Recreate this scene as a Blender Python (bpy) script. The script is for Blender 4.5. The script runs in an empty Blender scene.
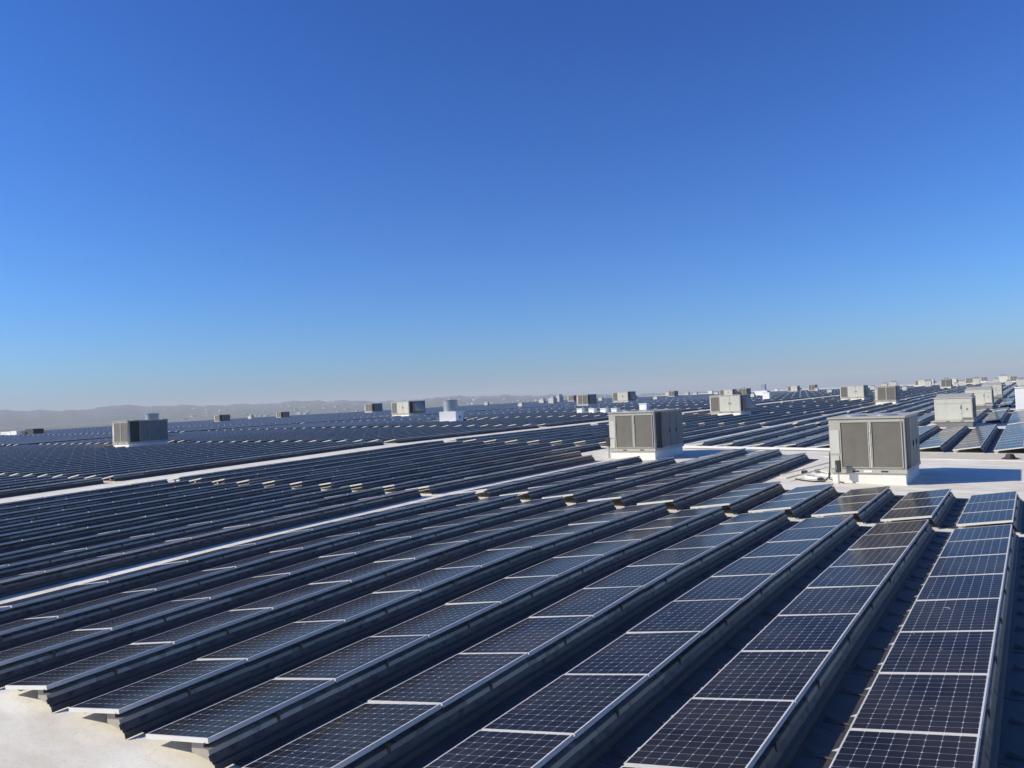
import bpy, bmesh, math, random
import numpy as np
from mathutils import Matrix, Vector
random.seed(7); rng = np.random.default_rng(11)
R = math.radians
scene = bpy.context.scene
C = bpy.data.collections.new('scene_objects'); scene.collection.children.link(C)

# ------------------------------------------------------------------ camera
F_PX = 781.54
YAW, PITCH, ROLL, CAM_H = 0.5895, 0.02171, -0.0449, 2.42919
cam = bpy.data.cameras.new('camera'); cam_o = bpy.data.objects.new('camera', cam); C.objects.link(cam_o)
cam.sensor_width = 36.0; cam.lens = F_PX / 1024 * 36.0; cam.clip_start = 0.05; cam.clip_end = 60000
cy, sy, cp, sp = math.cos(YAW), math.sin(YAW), math.cos(PITCH), math.sin(PITCH)
fw = Vector((cy*cp, sy*cp, sp)); lf = Vector((-sy, cy, 0)); up = fw.cross(lf)
rt = (-lf)*math.cos(ROLL) + up*math.sin(ROLL); u2 = lf*math.sin(ROLL) + up*math.cos(ROLL)
m = Matrix((rt, u2, -fw)).transposed().to_4x4(); m.translation = Vector((0, 0, CAM_H))
cam_o.matrix_world = m
scene.camera = cam_o

# ------------------------------------------------------------------ world, sun, exposure
SUN_EL = R(30.8); SUN_DIR_H = (-0.621, 0.784)          # horizontal direction towards the sun
w = bpy.data.worlds.new('World'); scene.world = w; w.use_nodes = True
nt = w.node_tree; nt.nodes.clear()
sky = nt.nodes.new('ShaderNodeTexSky'); sky.sky_type = 'NISHITA'; sky.sun_disc = False
sky.sun_elevation = SUN_EL
sky.sun_rotation = math.atan2(SUN_DIR_H[0], SUN_DIR_H[1])
sky.altitude = 0; sky.air_density = 1.0; sky.dust_density = 0.6; sky.ozone_density = 4.0
bg = nt.nodes.new('ShaderNodeBackground'); bg.inputs[1].default_value = 0.10
# deep clear-air blue: the sky's own radiance with a steeper response and its colour balance
pre = nt.nodes.new('ShaderNodeVectorMath'); pre.operation = 'SCALE'; pre.inputs['Scale'].default_value = 0.085
sep = nt.nodes.new('ShaderNodeSeparateXYZ'); tint = nt.nodes.new('ShaderNodeCombineXYZ')
nt.links.new(pre.outputs[0], sep.inputs[0])
for ch, (pw_, k_) in enumerate(((1.67, 10.2), (1.38, 13.6), (1.18, 18.6))):
    p_ = nt.nodes.new('ShaderNodeMath'); p_.operation = 'POWER'; p_.inputs[1].default_value = pw_
    q_ = nt.nodes.new('ShaderNodeMath'); q_.operation = 'MULTIPLY'; q_.inputs[1].default_value = k_
    nt.links.new(sep.outputs[ch], p_.inputs[0]); nt.links.new(p_.outputs[0], q_.inputs[0]); nt.links.new(q_.outputs[0], tint.inputs[ch])
wo = nt.nodes.new('ShaderNodeOutputWorld')
nt.links.new(sky.outputs[0], pre.inputs[0]); nt.links.new(tint.outputs[0], bg.inputs[0]); nt.links.new(bg.outputs[0], wo.inputs[0])
sl = bpy.data.lights.new('sun', 'SUN'); sl.energy = 5.0; sl.angle = R(0.5); sl.color = (1.0, 0.92, 0.76)
so = bpy.data.objects.new('sun', sl); C.objects.link(so)
sd = Vector((SUN_DIR_H[0]*math.cos(SUN_EL), SUN_DIR_H[1]*math.cos(SUN_EL), math.sin(SUN_EL)))
so.rotation_euler = sd.to_track_quat('Z', 'Y').to_euler()
vs = scene.view_settings; vs.view_transform = 'Standard'; vs.look = 'None'; vs.gamma = 1; vs.exposure = 0.14
scene.render.engine = 'CYCLES'
scene.cycles.max_bounces = 6; scene.cycles.volume_bounces = 0

# ------------------------------------------------------------------ helpers
def tag(o, label=None, cat=None, group=None, kind=None):
    if label: o['label'] = label
    if cat: o['category'] = cat
    if group: o['group'] = group
    if kind: o['kind'] = kind
    return o
def empty(name, loc=(0, 0, 0), rz=0.0):
    o = bpy.data.objects.new(name, None); C.objects.link(o); o.location = loc; o.rotation_euler = (0, 0, rz)
    o.empty_display_size = 0.2
    return o
class MB:
    """collects faces and links them as ONE mesh object"""
    def __init__(s): s.v = []; s.f = []; s.uv = []
    def quad(s, pts, uv=None):
        n = len(s.v); s.v += [tuple(p) for p in pts]; s.f.append(tuple(range(n, n+len(pts))))
        s.uv += list(uv) if uv else [(0, 0)]*len(pts)
    def box(s, x0, x1, y0, y1, z0, z1):
        a = [(x0,y0,z0),(x1,y0,z0),(x1,y1,z0),(x0,y1,z0),(x0,y0,z1),(x1,y0,z1),(x1,y1,z1),(x0,y1,z1)]
        for q in ((3,2,1,0),(4,5,6,7),(0,1,5,4),(1,2,6,5),(2,3,7,6),(3,0,4,7)): s.quad([a[i] for i in q])
    def prism(s, poly, a0, a1, axis='x'):
        """poly in the plane across the axis, extruded a0..a1"""
        def P(t, p): return (t, p[0], p[1]) if axis == 'x' else ((p[0], t, p[1]) if axis == 'y' else (p[0], p[1], t))
        n = len(poly)
        for i in range(n):
            j = (i+1) % n
            s.quad([P(a0, poly[i]), P(a1, poly[i]), P(a1, poly[j]), P(a0, poly[j])])
        s.quad([P(a0, p) for p in reversed(poly)]); s.quad([P(a1, p) for p in poly])
    def cyl(s, c, r0, r1, z0, z1, n=20):
        a = [(c[0]+r0*math.cos(2*math.pi*i/n), c[1]+r0*math.sin(2*math.pi*i/n), z0) for i in range(n)]
        b = [(c[0]+r1*math.cos(2*math.pi*i/n), c[1]+r1*math.sin(2*math.pi*i/n), z1) for i in range(n)]
        for i in range(n):
            j = (i+1) % n; s.quad([a[i], a[j], b[j], b[i]])
        s.quad(list(reversed(a))); s.quad(b)
    def tube(s, pts, r, n=8):
        pts = [Vector(p) for p in pts]; rings = []
        for i, p in enumerate(pts):
            d = (pts[min(i+1, len(pts)-1)] - pts[max(i-1, 0)]).normalized()
            a = d.cross(Vector((0, 0, 1)))
            if a.length < 1e-3: a = d.cross(Vector((0, 1, 0)))
            a.normalize(); b = d.cross(a)
            rings.append([p + a*r*math.cos(2*math.pi*k/n) + b*r*math.sin(2*math.pi*k/n) for k in range(n)])
        for i in range(len(pts)-1):
            for k in range(n):
                l = (k+1) % n; s.quad([rings[i][k], rings[i][l], rings[i+1][l], rings[i+1][k]])
        s.quad(list(reversed(rings[0]))); s.quad(rings[-1])
    def mesh(s, name, mats, bevel=0.0, fix=True):
        me = bpy.data.meshes.new(name); me.from_pydata(s.v, [], s.f)
        ul = me.uv_layers.new(name='UVMap'); ul.data.foreach_set('uv', np.array(s.uv, dtype=np.float32).ravel())
        for mm in (mats if isinstance(mats, (list, tuple)) else [mats]): me.materials.append(mm)
        if fix:
            bm = bmesh.new(); bm.from_mesh(me)
            bmesh.ops.remove_doubles(bm, verts=bm.verts, dist=1e-5)
            bmesh.ops.recalc_face_normals(bm, faces=bm.faces)
            if bevel:
                bmesh.ops.bevel(bm, geom=[e for e in bm.edges if len(e.link_faces) == 2 and e.calc_face_angle() > 0.6],
                                offset=bevel, segments=2, affect='EDGES', clamp_overlap=True)
            bm.to_mesh(me); bm.free()
        return me
    def build(s, name, mats, parent=None, bevel=0.0):
        o = bpy.data.objects.new(name, s.mesh(name, mats, bevel)); C.objects.link(o)
        if parent: o.parent = parent
        return o

# ------------------------------------------------------------------ materials
def mat(name, col, rough=0.6, metal=0.0, spec=0.5, noise=0.0, nscale=3.0, bump=0.0, bscale=20.0, dirt=None, coord='Object'):
    mt = bpy.data.materials.new(name); mt.use_nodes = True; n = mt.node_tree; b = n.nodes['Principled BSDF']
    b.inputs['Base Color'].default_value = (*col, 1); b.inputs['Roughness'].default_value = rough
    b.inputs['Metallic'].default_value = metal; b.inputs['Specular IOR Level'].default_value = spec
    tc = n.nodes.new('ShaderNodeTexCoord')
    if noise:
        nz = n.nodes.new('ShaderNodeTexNoise'); nz.inputs['Scale'].default_value = nscale; nz.inputs['Detail'].default_value = 6
        nz.inputs['Roughness'].default_value = 0.6
        cr = n.nodes.new('ShaderNodeMapRange'); cr.inputs['From Min'].default_value = .3; cr.inputs['From Max'].default_value = .7
        cr.inputs['To Min'].default_value = 1-noise; cr.inputs['To Max'].default_value = 1+noise
        mx = n.nodes.new('ShaderNodeVectorMath'); mx.operation = 'SCALE'; mx.inputs[0].default_value = col
        n.links.new(tc.outputs[coord], nz.inputs['Vector']); n.links.new(nz.outputs['Fac'], cr.inputs['Value'])
        n.links.new(cr.outputs[0], mx.inputs['Scale']); last = mx.outputs[0]
        if dirt:
            n2 = n.nodes.new('ShaderNodeTexNoise'); n2.inputs['Scale'].default_value = dirt[1]; n2.inputs['Detail'].default_value = 8
            r2 = n.nodes.new('ShaderNodeMapRange'); r2.inputs['From Min'].default_value = .52; r2.inputs['From Max'].default_value = .72
            r2.inputs['To Max'].default_value = dirt[2]
            m2 = n.nodes.new('ShaderNodeMix'); m2.data_type = 'RGBA'; m2.inputs[7].default_value = (*dirt[0], 1)
            n.links.new(tc.outputs[coord], n2.inputs['Vector']); n.links.new(n2.outputs['Fac'], r2.inputs['Value'])
            n.links.new(r2.outputs[0], m2.inputs[0]); n.links.new(last, m2.inputs[6]); last = m2.outputs[2]
        n.links.new(last, b.inputs['Base Color'])
    if bump:
        nb = n.nodes.new('ShaderNodeTexNoise'); nb.inputs['Scale'].default_value = bscale; nb.inputs['Detail'].default_value = 5
        bp = n.nodes.new('ShaderNodeBump'); bp.inputs['Strength'].default_value = bump; bp.inputs['Distance'].default_value = 0.02
        n.links.new(tc.outputs[coord], nb.inputs['Vector']); n.links.new(nb.outputs['Fac'], bp.inputs['Height'])
        n.links.new(bp.outputs[0], b.inputs['Normal'])
    return mt

def math_node(n, op, a, b=None, c=None):
    x = n.nodes.new('ShaderNodeMath'); x.operation = op
    for i, v in enumerate((a, b, c)):
        if v is None: continue
        if isinstance(v, (int, float)): x.inputs[i].default_value = v
        else: n.links.new(v, x.inputs[i])
    return x.outputs[0]

def roof_material():
    mt = bpy.data.materials.new('roof_membrane'); mt.use_nodes = True; n = mt.node_tree; b = n.nodes['Principled BSDF']
    b.inputs['Roughness'].default_value = 0.75; b.inputs['Specular IOR Level'].default_value = 0.3
    tc = n.nodes.new('ShaderNodeTexCoord')
    def noise(scale, detail, sc=(1, 1, 1), rough=.6):
        mp = n.nodes.new('ShaderNodeMapping'); mp.inputs['Scale'].default_value = sc
        z = n.nodes.new('ShaderNodeTexNoise'); z.inputs['Scale'].default_value = scale; z.inputs['Detail'].default_value = detail
        z.inputs['Roughness'].default_value = rough
        n.links.new(tc.outputs['Object'], mp.inputs[0]); n.links.new(mp.outputs[0], z.inputs['Vector']); return z.outputs['Fac']
    def ramp(v, a, b_, lo, hi):
        r = n.nodes.new('ShaderNodeMapRange'); r.inputs[1].default_value = a; r.inputs[2].default_value = b_
        r.inputs[3].default_value = lo; r.inputs[4].default_value = hi; n.links.new(v, r.inputs[0]); return r.outputs[0]
    big = noise(0.35, 4); streak = noise(2.2, 7, (1, .35, 1)); fine = noise(14, 5); spots = noise(5.5, 3)
    m1 = n.nodes.new('ShaderNodeMix'); m1.data_type = 'RGBA'
    m1.inputs[6].default_value = (.68, .62, .50, 1); m1.inputs[7].default_value = (.86, .82, .71, 1)
    n.links.new(ramp(streak, .36, .64, 0, 1), m1.inputs[0])
    m2 = n.nodes.new('ShaderNodeMix'); m2.data_type = 'RGBA'; m2.inputs[7].default_value = (.64, .57, .44, 1)
    n.links.new(m1.outputs[2], m2.inputs[6]); n.links.new(ramp(big, .46, .72, 0, .55), m2.inputs[0])
    m3 = n.nodes.new('ShaderNodeMix'); m3.data_type = 'RGBA'; m3.inputs[7].default_value = (.52, .49, .44, 1)
    n.links.new(m2.outputs[2], m3.inputs[6]); n.links.new(ramp(spots, .60, .75, 0, .5), m3.inputs[0])
    grit = noise(38, 4)
    m3b = n.nodes.new('ShaderNodeMix'); m3b.data_type = 'RGBA'; m3b.inputs[7].default_value = (.36, .32, .25, 1)
    n.links.new(m3.outputs[2], m3b.inputs[6]); n.links.new(ramp(grit, .58, .70, 0, .45), m3b.inputs[0]); m3 = m3b
    # welded seams of the membrane sheets every 3 m, running along x
    sx = n.nodes.new('ShaderNodeSeparateXYZ'); n.links.new(tc.outputs['Object'], sx.inputs[0])
    fr = math_node(n, 'FRACT', math_node(n, 'DIVIDE', math_node(n, 'ADD', sx.outputs[0], 900.4), 3.0))
    seam = math_node(n, 'LESS_THAN', fr, 0.012)
    m4 = n.nodes.new('ShaderNodeMix'); m4.data_type = 'RGBA'; m4.inputs[7].default_value = (.40, .38, .35, 1)
    n.links.new(m3.outputs[2], m4.inputs[6]); n.links.new(math_node(n, 'MULTIPLY', seam, .6), m4.inputs[0])
    n.links.new(m4.outputs[2], b.inputs['Base Color'])
    bp = n.nodes.new('ShaderNodeBump'); bp.inputs['Strength'].default_value = .35; bp.inputs['Distance'].default_value = .01
    n.links.new(math_node(n, 'ADD', math_node(n, 'ADD', fine, streak), math_node(n, 'MULTIPLY', seam, 1.5)), bp.inputs['Height'])
    n.links.new(bp.outputs[0], b.inputs['Normal'])
    return mt

def cell_material():
    """monocrystalline cells, 8 across (U) by 12 along (V), clipped corners show the white backsheet"""
    mt = bpy.data.materials.new('solar_cells'); mt.use_nodes = True; n = mt.node_tree; b = n.nodes['Principled BSDF']
    uv = n.nodes.new('ShaderNodeUVMap'); uv.uv_map = 'UVMap'
    s = n.nodes.new('ShaderNodeSeparateXYZ'); n.links.new(uv.outputs[0], s.inputs[0])
    def edge(o, k):
        f = math_node(n, 'FRACT', math_node(n, 'MULTIPLY', o, float(k)))
        return math_node(n, 'MINIMUM', f, math_node(n, 'SUBTRACT', 1.0, f))
    du, dv = edge(s.outputs[0], 8), edge(s.outputs[1], 12)
    line_u = math_node(n, 'LESS_THAN', du, .015)
    line_v = math_node(n, 'LESS_THAN', dv, .019)
    dia = math_node(n, 'LESS_THAN', math_node(n, 'ADD', du, dv), .088)
    geo = n.nodes.new('ShaderNodeNewGeometry')
    oi = n.nodes.new('ShaderNodeObjectInfo')
    rnd = math_node(n, 'FRACT', math_node(n, 'ADD', geo.outputs['Random Per Island'], oi.outputs['Random']))
    cm = n.nodes.new('ShaderNodeMix'); cm.data_type = 'RGBA'
    cm.inputs[6].default_value = (.008, .011, .023, 1); cm.inputs[7].default_value = (.013, .014, .021, 1)
    n.links.new(rnd, cm.inputs[0])
    # each cell a touch different
    cu = math_node(n, 'FLOOR', math_node(n, 'MULTIPLY', s.outputs[0], 8.0)); cv = math_node(n, 'FLOOR', math_node(n, 'MULTIPLY', s.outputs[1], 12.0))
    cx = n.nodes.new('ShaderNodeCombineXYZ'); n.links.new(cu, cx.inputs[0]); n.links.new(cv, cx.inputs[1]); n.links.new(math_node(n, 'MULTIPLY', rnd, 91.7), cx.inputs[2])
    wn = n.nodes.new('ShaderNodeTexWhiteNoise'); n.links.new(cx.outputs[0], wn.inputs[0])
    sc = n.nodes.new('ShaderNodeVectorMath'); sc.operation = 'SCALE'
    n.links.new(cm.outputs[2], sc.inputs[0]); n.links.new(math_node(n, 'MULTIPLY_ADD', wn.outputs[0], .5, .75), sc.inputs['Scale'])
    a = n.nodes.new('ShaderNodeMix'); a.data_type = 'RGBA'; a.inputs[7].default_value = (.27, .29, .33, 1)
    n.links.new(sc.outputs[0], a.inputs[6])
    n.links.new(math_node(n, 'MAXIMUM', math_node(n, 'MULTIPLY', line_u, .8), math_node(n, 'MULTIPLY', line_v, .75)), a.inputs[0])
    d = n.nodes.new('ShaderNodeMix'); d.data_type = 'RGBA'; d.inputs[7].default_value = (.50, .53, .57, 1)
    n.links.new(a.outputs[2], d.inputs[6]); n.links.new(dia, d.inputs[0])
    # thin uneven film of dust
    tc = n.nodes.new('ShaderNodeTexCoord')
    nz = n.nodes.new('ShaderNodeTexNoise'); nz.inputs['Scale'].default_value = 1.1; nz.inputs['Detail'].default_value = 5
    n.links.new(geo.outputs['Position'], nz.inputs['Vector'])
    du_ = n.nodes.new('ShaderNodeMapRange'); du_.inputs[1].default_value = .35; du_.inputs[2].default_value = .75
    du_.inputs[3].default_value = .008; du_.inputs[4].default_value = .07; n.links.new(nz.outputs['Fac'], du_.inputs[0])
    e = n.nodes.new('ShaderNodeMix'); e.data_type = 'RGBA'; e.inputs[7].default_value = (.40, .34, .26, 1)
    n.links.new(d.outputs[2], e.inputs[6]); n.links.new(du_.outputs[0], e.inputs[0])
    # a few dried droppings and water marks
    sp = n.nodes.new('ShaderNodeTexNoise'); sp.inputs['Scale'].default_value = 7.5; sp.inputs['Detail'].default_value = 2
    n.links.new(geo.outputs['Position'], sp.inputs['Vector'])
    e2 = n.nodes.new('ShaderNodeMix'); e2.data_type = 'RGBA'; e2.inputs[7].default_value = (.45, .43, .38, 1)
    n.links.new(e.outputs[2], e2.inputs[6]); n.links.new(math_node(n, 'MULTIPLY', math_node(n, 'GREATER_THAN', sp.outputs['Fac'], .765), .6), e2.inputs[0])
    n.links.new(e2.outputs[2], b.inputs['Base Color'])
    b.inputs['Roughness'].default_value = .16; b.inputs['IOR'].default_value = 1.38
    b.inputs['Specular IOR Level'].default_value = .035; b.inputs['Specular Tint'].default_value = (1.0, .80, .52, 1)
    return mt

M = dict(
    roof=roof_material(), cell=cell_material(),
    frame=mat('anodised_frame', (.62, .60, .56), .5, .0, noise=.06, nscale=4),
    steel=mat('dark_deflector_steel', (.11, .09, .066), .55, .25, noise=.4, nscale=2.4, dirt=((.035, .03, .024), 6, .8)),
    tray=mat('tray_sheet_and_shade', (.062, .057, .047), .6, .1, noise=.3, nscale=1.3, dirt=((.11, .095, .075), 3.5, .5)),  # also carries the shade painted on the deflector's foot and inner faces
    clip=mat('clip_plastic', (.52, .53, .53), .5),
    plate=mat('end_plate_board', (.34, .31, .26), .7, noise=.1),
    cream=mat('painted_sheet_cream', (.43, .41, .345), .5, noise=.05, nscale=1.4, dirt=((.36, .34, .29), 3.5, .35)),
    pale=mat('painted_sheet_pale', (.56, .55, .47), .5, noise=.04, nscale=1.2, dirt=((.42, .40, .35), 3, .3)),
    grey=mat('grey_sheet_and_shade', (.17, .17, .16), .5, noise=.07, nscale=1.5),
    curb=mat('curb_white', (.78, .74, .66), .6, noise=.04, nscale=3, dirt=((.5, .47, .4), 4, .3)),
    dark=mat('dark_recess', (.03, .032, .034), .7),
    coil=mat('coil_dark', (.05, .052, .054), .55, .2, noise=.2, nscale=30),
    duct=mat('galvanised_duct', (.42, .43, .44), .38, .6, noise=.08, nscale=2),
    rubber=mat('black_rubber', (.02, .02, .02), .6),
    white=mat('white_paint', (.78, .78, .77), .5, noise=.03, nscale=3),
    pipe=mat('pale_pipe', (.62, .58, .48), .5, noise=.08, nscale=4),
    label=mat('sticker_white', (.8, .8, .78), .5),
    wood=mat('sleeper_wood', (.36, .30, .22), .8, noise=.2, nscale=9),
)
def louver_material():
    mt = mat('grille_louvre', (.17, .155, .128), .6)
    n = mt.node_tree; b = n.nodes['Principled BSDF']
    tc = n.nodes.new('ShaderNodeTexCoord'); s = n.nodes.new('ShaderNodeSeparateXYZ'); n.links.new(tc.outputs['Object'], s.inputs[0])
    def st(o, k):
        return math_node(n, 'ABSOLUTE', math_node(n, 'SUBTRACT', math_node(n, 'FRACT', math_node(n, 'MULTIPLY', o, k)), .5))
    h = st(s.outputs[2], 38.0)
    nz = n.nodes.new('ShaderNodeTexNoise'); nz.inputs['Scale'].default_value = 2.5; nz.inputs['Detail'].default_value = 5
    n.links.new(tc.outputs['Object'], nz.inputs['Vector'])
    v = math_node(n, 'MULTIPLY_ADD', nz.outputs['Fac'], .5, .72)
    v = math_node(n, 'MULTIPLY', v, math_node(n, 'MULTIPLY_ADD', h, .5, .78))
    sc = n.nodes.new('ShaderNodeVectorMath'); sc.operation = 'SCALE'; sc.inputs[0].default_value = (.17, .155, .128); n.links.new(v, sc.inputs['Scale'])
    n.links.new(sc.outputs[0], b.inputs['Base Color'])
    return mt
M['grille'] = louver_material()
def lip_material():
    # folded galvanised flange, brightness differs from sheet to sheet, with dark cable notches
    mt = mat('skylit_deflector_flange', (.34, .29, .215), .45, .3); n = mt.node_tree; b = n.nodes['Principled BSDF']  # skylight caught by the fold is painted in as a paler base
    g = n.nodes.new('ShaderNodeNewGeometry'); s = n.nodes.new('ShaderNodeSeparateXYZ'); n.links.new(g.outputs['Position'], s.inputs[0])
    cx = n.nodes.new('ShaderNodeCombineXYZ')
    n.links.new(math_node(n, 'FLOOR', math_node(n, 'MULTIPLY', s.outputs[0], .626)), cx.inputs[0])
    n.links.new(math_node(n, 'FLOOR', math_node(n, 'MULTIPLY', s.outputs[1], .667)), cx.inputs[1])
    wn = n.nodes.new('ShaderNodeTexWhiteNoise'); n.links.new(cx.outputs[0], wn.inputs[0])
    nz = n.nodes.new('ShaderNodeTexNoise'); nz.inputs['Scale'].default_value = 5.5; nz.inputs['Detail'].default_value = 2
    n.links.new(g.outputs['Position'], nz.inputs['Vector'])
    k = math_node(n, 'MULTIPLY', math_node(n, 'MULTIPLY_ADD', wn.outputs[0], 1.0, .45), math_node(n, 'MULTIPLY_ADD', math_node(n, 'LESS_THAN', nz.outputs['Fac'], .60), .35, .65))
    sc = n.nodes.new('ShaderNodeVectorMath'); sc.operation = 'SCALE'; sc.inputs[0].default_value = (.34, .29, .215); n.links.new(k, sc.inputs['Scale'])
    n.links.new(sc.outputs[0], b.inputs['Base Color']); return mt
M['lip'] = lip_material()

# ------------------------------------------------------------------ roof height field (plane of the panels' low edges)
XN = np.array([-5, 5, 12, 20, 35, 60, 120, 400.]); YN = np.array([-6, 2, 9, 16, 31, 60, 120, 500.])
ZG = np.array([[-0.96, -0.991, -1.038, -1.044, -0.999, -0.947, -0.793, -0.384], [-0.829, -0.712, -0.724, -0.743, -0.704, -0.699, -0.568, -0.174],
 [-0.811, -0.659, -0.46, -0.493, -0.485, -0.522, -0.409, -0.028], [-0.802, -0.655, -0.485, -0.313, -0.256, -0.314, -0.227, 0.133],
 [-0.706, -0.536, -0.382, -0.222, 0.109, 0.151, 0.108, 0.407], [-0.477, -0.331, -0.203, -0.074, 0.202, 0.474, 0.484, 0.749],
 [0.043, 0.132, 0.211, 0.291, 0.461, 0.735, 0.962, 1.271], [1.739, 1.749, 1.758, 1.768, 1.795, 1.858, 1.999, 2.707]])
def Z(x, y):
    x = np.clip(np.asarray(x, float), XN[0], XN[-1]-1e-6); y = np.clip(np.asarray(y, float), YN[0], YN[-1]-1e-6)
    i = np.searchsorted(XN, x, 'right')-1; j = np.searchsorted(YN, y, 'right')-1
    s = (x-XN[i])/(XN[i+1]-XN[i]); t = (y-YN[j])/(YN[j+1]-YN[j])
    return (ZG[i, j]*(1-s)+ZG[i+1, j]*s)*(1-t)+(ZG[i, j+1]*(1-s)+ZG[i+1, j+1]*s)*t
LOW = 0.13
def ZR(x, y): return float(Z(x, y)) - LOW          # the roof surface itself

def axis_steps(nodes, segs):
    out = []
    for (a, b), k in zip(zip(nodes[:-1], nodes[1:]), segs): out += list(np.linspace(a, b, k, endpoint=False))
    return out + [nodes[-1]]
gx = axis_steps([-25, -5, 5, 12, 20, 35, 60, 120, 400, 430], [2, 5, 7, 8, 15, 10, 12, 12, 1])
gy = axis_steps([-45, -6, 2, 9, 16, 31, 60, 120, 166.5], [3, 8, 7, 7, 15, 10, 12, 6])
V = [(x, y, ZR(x, y)) for x in gx for y in gy]; ny = len(gy)
Fc = [(i*ny+j, (i+1)*ny+j, (i+1)*ny+j+1, i*ny+j+1) for i in range(len(gx)-1) for j in range(ny-1)]
nv = len(V); per = [(i*ny) for i in range(len(gx))] + [(len(gx)-1)*ny+j for j in range(1, ny)] + \
      [i*ny+ny-1 for i in range(len(gx)-2, -1, -1)] + [j for j in range(ny-2, 0, -1)]
V += [(V[k][0], V[k][1], -12.5) for k in per]
for a in range(len(per)):
    b_ = (a+1) % len(per); Fc.append((per[a], nv+a, nv+b_, per[b_]))
me = bpy.data.meshes.new('roof'); me.from_pydata(V, [], Fc); me.materials.append(M['roof'])
roof = bpy.data.objects.new('roof', me); C.objects.link(roof); tag(roof, kind='structure')

# ------------------------------------------------------------------ solar panels
W, TILT, S, PW = 1.046, 0.15637, 1.59818, 1.574
ROWP, Y0 = 1.50045, 0.53706
G2, G3, G4 = 0.77404, 3.5204, 3.5
CT, ST = W*math.cos(TILT), W*math.sin(TILT)
def row_y(k):
    y = Y0 + ROWP*k
    if k >= 10: y += G2
    if k >= 20: y += G3
    if k >= 52: y += G4
    return y
blocks = [(4.43957, 9), (19.341, 11)] + [(38.123+18.78*i, 11) for i in range(14)]
# rooftop units: name -> (x, y) of the front right bottom corner, kind, scale, depth along x
UNITS = [
 # (label, x, y, kind, scale)
 ('largest beige air unit with two dark grilles, nearest the camera at right', 26.6, 3.40, 'two', 1.0),
 ('beige air unit with two grilles and dark side standing in the middle of the panels', 31.9, 13.95, 'two', 1.0),
 ('lone air unit at far left with dark side and round duct showing behind it', 34.6, 60.0, 'two', 1.04),
 ('pale air unit with one grille and two blank doors behind the middle two-grille unit', 74.2, 23.5, 'one', 1.0),
 ('pale boxy air unit with blank back behind the nearest unit at right', 56.0, 3.30, 'blank', .95),
 ('second pale blank-backed air unit, partly hidden behind a similar one at right', 82.5, 3.3, 'blank', .95),
 ('third and farthest blank-backed air unit of the line at right', 111.5, 3.4, 'blank', .95),
 ('air unit with two grilles on white curb just left of the blank-backed units', 101.5, 13.7, 'two', 1.03),
 ('pale air unit with one grille standing left of a two-grille unit behind the nearest unit', 122.5, 20.7, 'one', 1.08),
 ('pale far air unit with one grille right of the row of four white vents', 158.0, 75.0, 'one', 1.25),
 ('far air unit with two grilles standing right above the row of four white vents', 131.5, 70.8, 'two', 1.1),
 ('pale tall one-grille air unit with dark side, left of the white-based fan', 97.2, 85.6, 'one', 1.27),
 ('far air unit with pale front and black side, left of the taller pale unit', 140.0, 135.2, 'two', 1.13),
 ('small far air unit below the hills right of the lone left unit', 97.6, 136.2, 'two', .76),
 ('small far air unit below the hills between the two left groups of units', 112.4, 135.5, 'two', .71),
 ('tiny skyline air unit, left of a separate pair in the middle right', 257.3, 63.0, 'one', 1.0),
 ('tiny two-grille air unit on the skyline, right one of a separate pair', 260.5, 58.3, 'two', 1.0),
 ('small air unit peeping over the top of the one-grille unit in the middle distance', 177.5, 57.9, 'one', 1.0),
 ('small two-grille air unit directly right of the one peeping over the pale unit', 179.3, 55.2, 'two', 1.0),
 ('tiny two-grille air unit on the skyline above the middle two-grille unit', 243.0, 98.6, 'two', 1.0),
 ('tiny pale air unit behind and left of the one above the four white vents', 215.5, 121.0, 'two', 1.0),
 ('small two-grille air unit just above the first blank-backed unit at right', 217.6, 17.1, 'two', 1.08),
 ('tiny one-grille air unit on the skyline left of the small two-grille unit at right', 340.0, 32.5, 'one', 1.0),
 ('tiny two-grille air unit on the skyline above the second blank-backed unit', 305.0, 17.5, 'two', 1.0),
 ('tiny skyline air unit just right of another above the second blank-backed unit', 372.0, 16.4, 'two', 1.0),
 ('tiny air unit at the far right end of the skyline', 318.0, 5.2, 'two', 1.0),
 ('tiny pale air unit on the skyline immediately right of the small two-grille unit at right', 350.0, 25.5, 'one', 1.0),
 ('tiny one-grille air unit on the skyline behind the two-grille unit at right', 300.0, 31.3, 'one', 1.0),
]
WID = {'two': 2.2, 'one': 3.0, 'blank': 2.2}
clear = [(x-1.3, x+3.6*s+.9, y-1.1, y+WID[k]*s+.8) for (_, x, y, k, s) in UNITS[2:]]
clear += [(68.0-1, 72.5, 50.5, 55.5), (86, 89.5, 41.2, 50.0), (89.5, 92, 39, 42.5), (76.5, 80.5, -1, 1.7), (58.5, 63, 131, 139), (44.4, 47.4, 73.6, 76.6), (141.5, 145.5, 38.5, 42), (192, 198, 53.5, 59)]
b1_count = {0: 3, 1: 3, 2: 3, 3: 3, 4: 3, 5: 9, 6: 10, 7: 10, 8: 7, 9: 7, 10: 7, 11: 8}
cells = []                                               # (row, block, index, x, y)
for k in range(-3, 104):
    y = row_y(k)
    for bi, (bx, n) in enumerate(blocks):
        cnt = n
        if bi == 1: cnt = b1_count.get(k, n)
        if k < 0 and bi < 2: continue
        if bx > 300: continue
        for i in range(cnt):
            x = bx + i*S
            xc, yc = x+PW/2, y+CT/2
            if any(a < xc < b_ and c < yc < d for (a, b_, c, d) in clear): continue
            cells.append((k, bi, i, x, y))
print('panels', len(cells))
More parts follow.
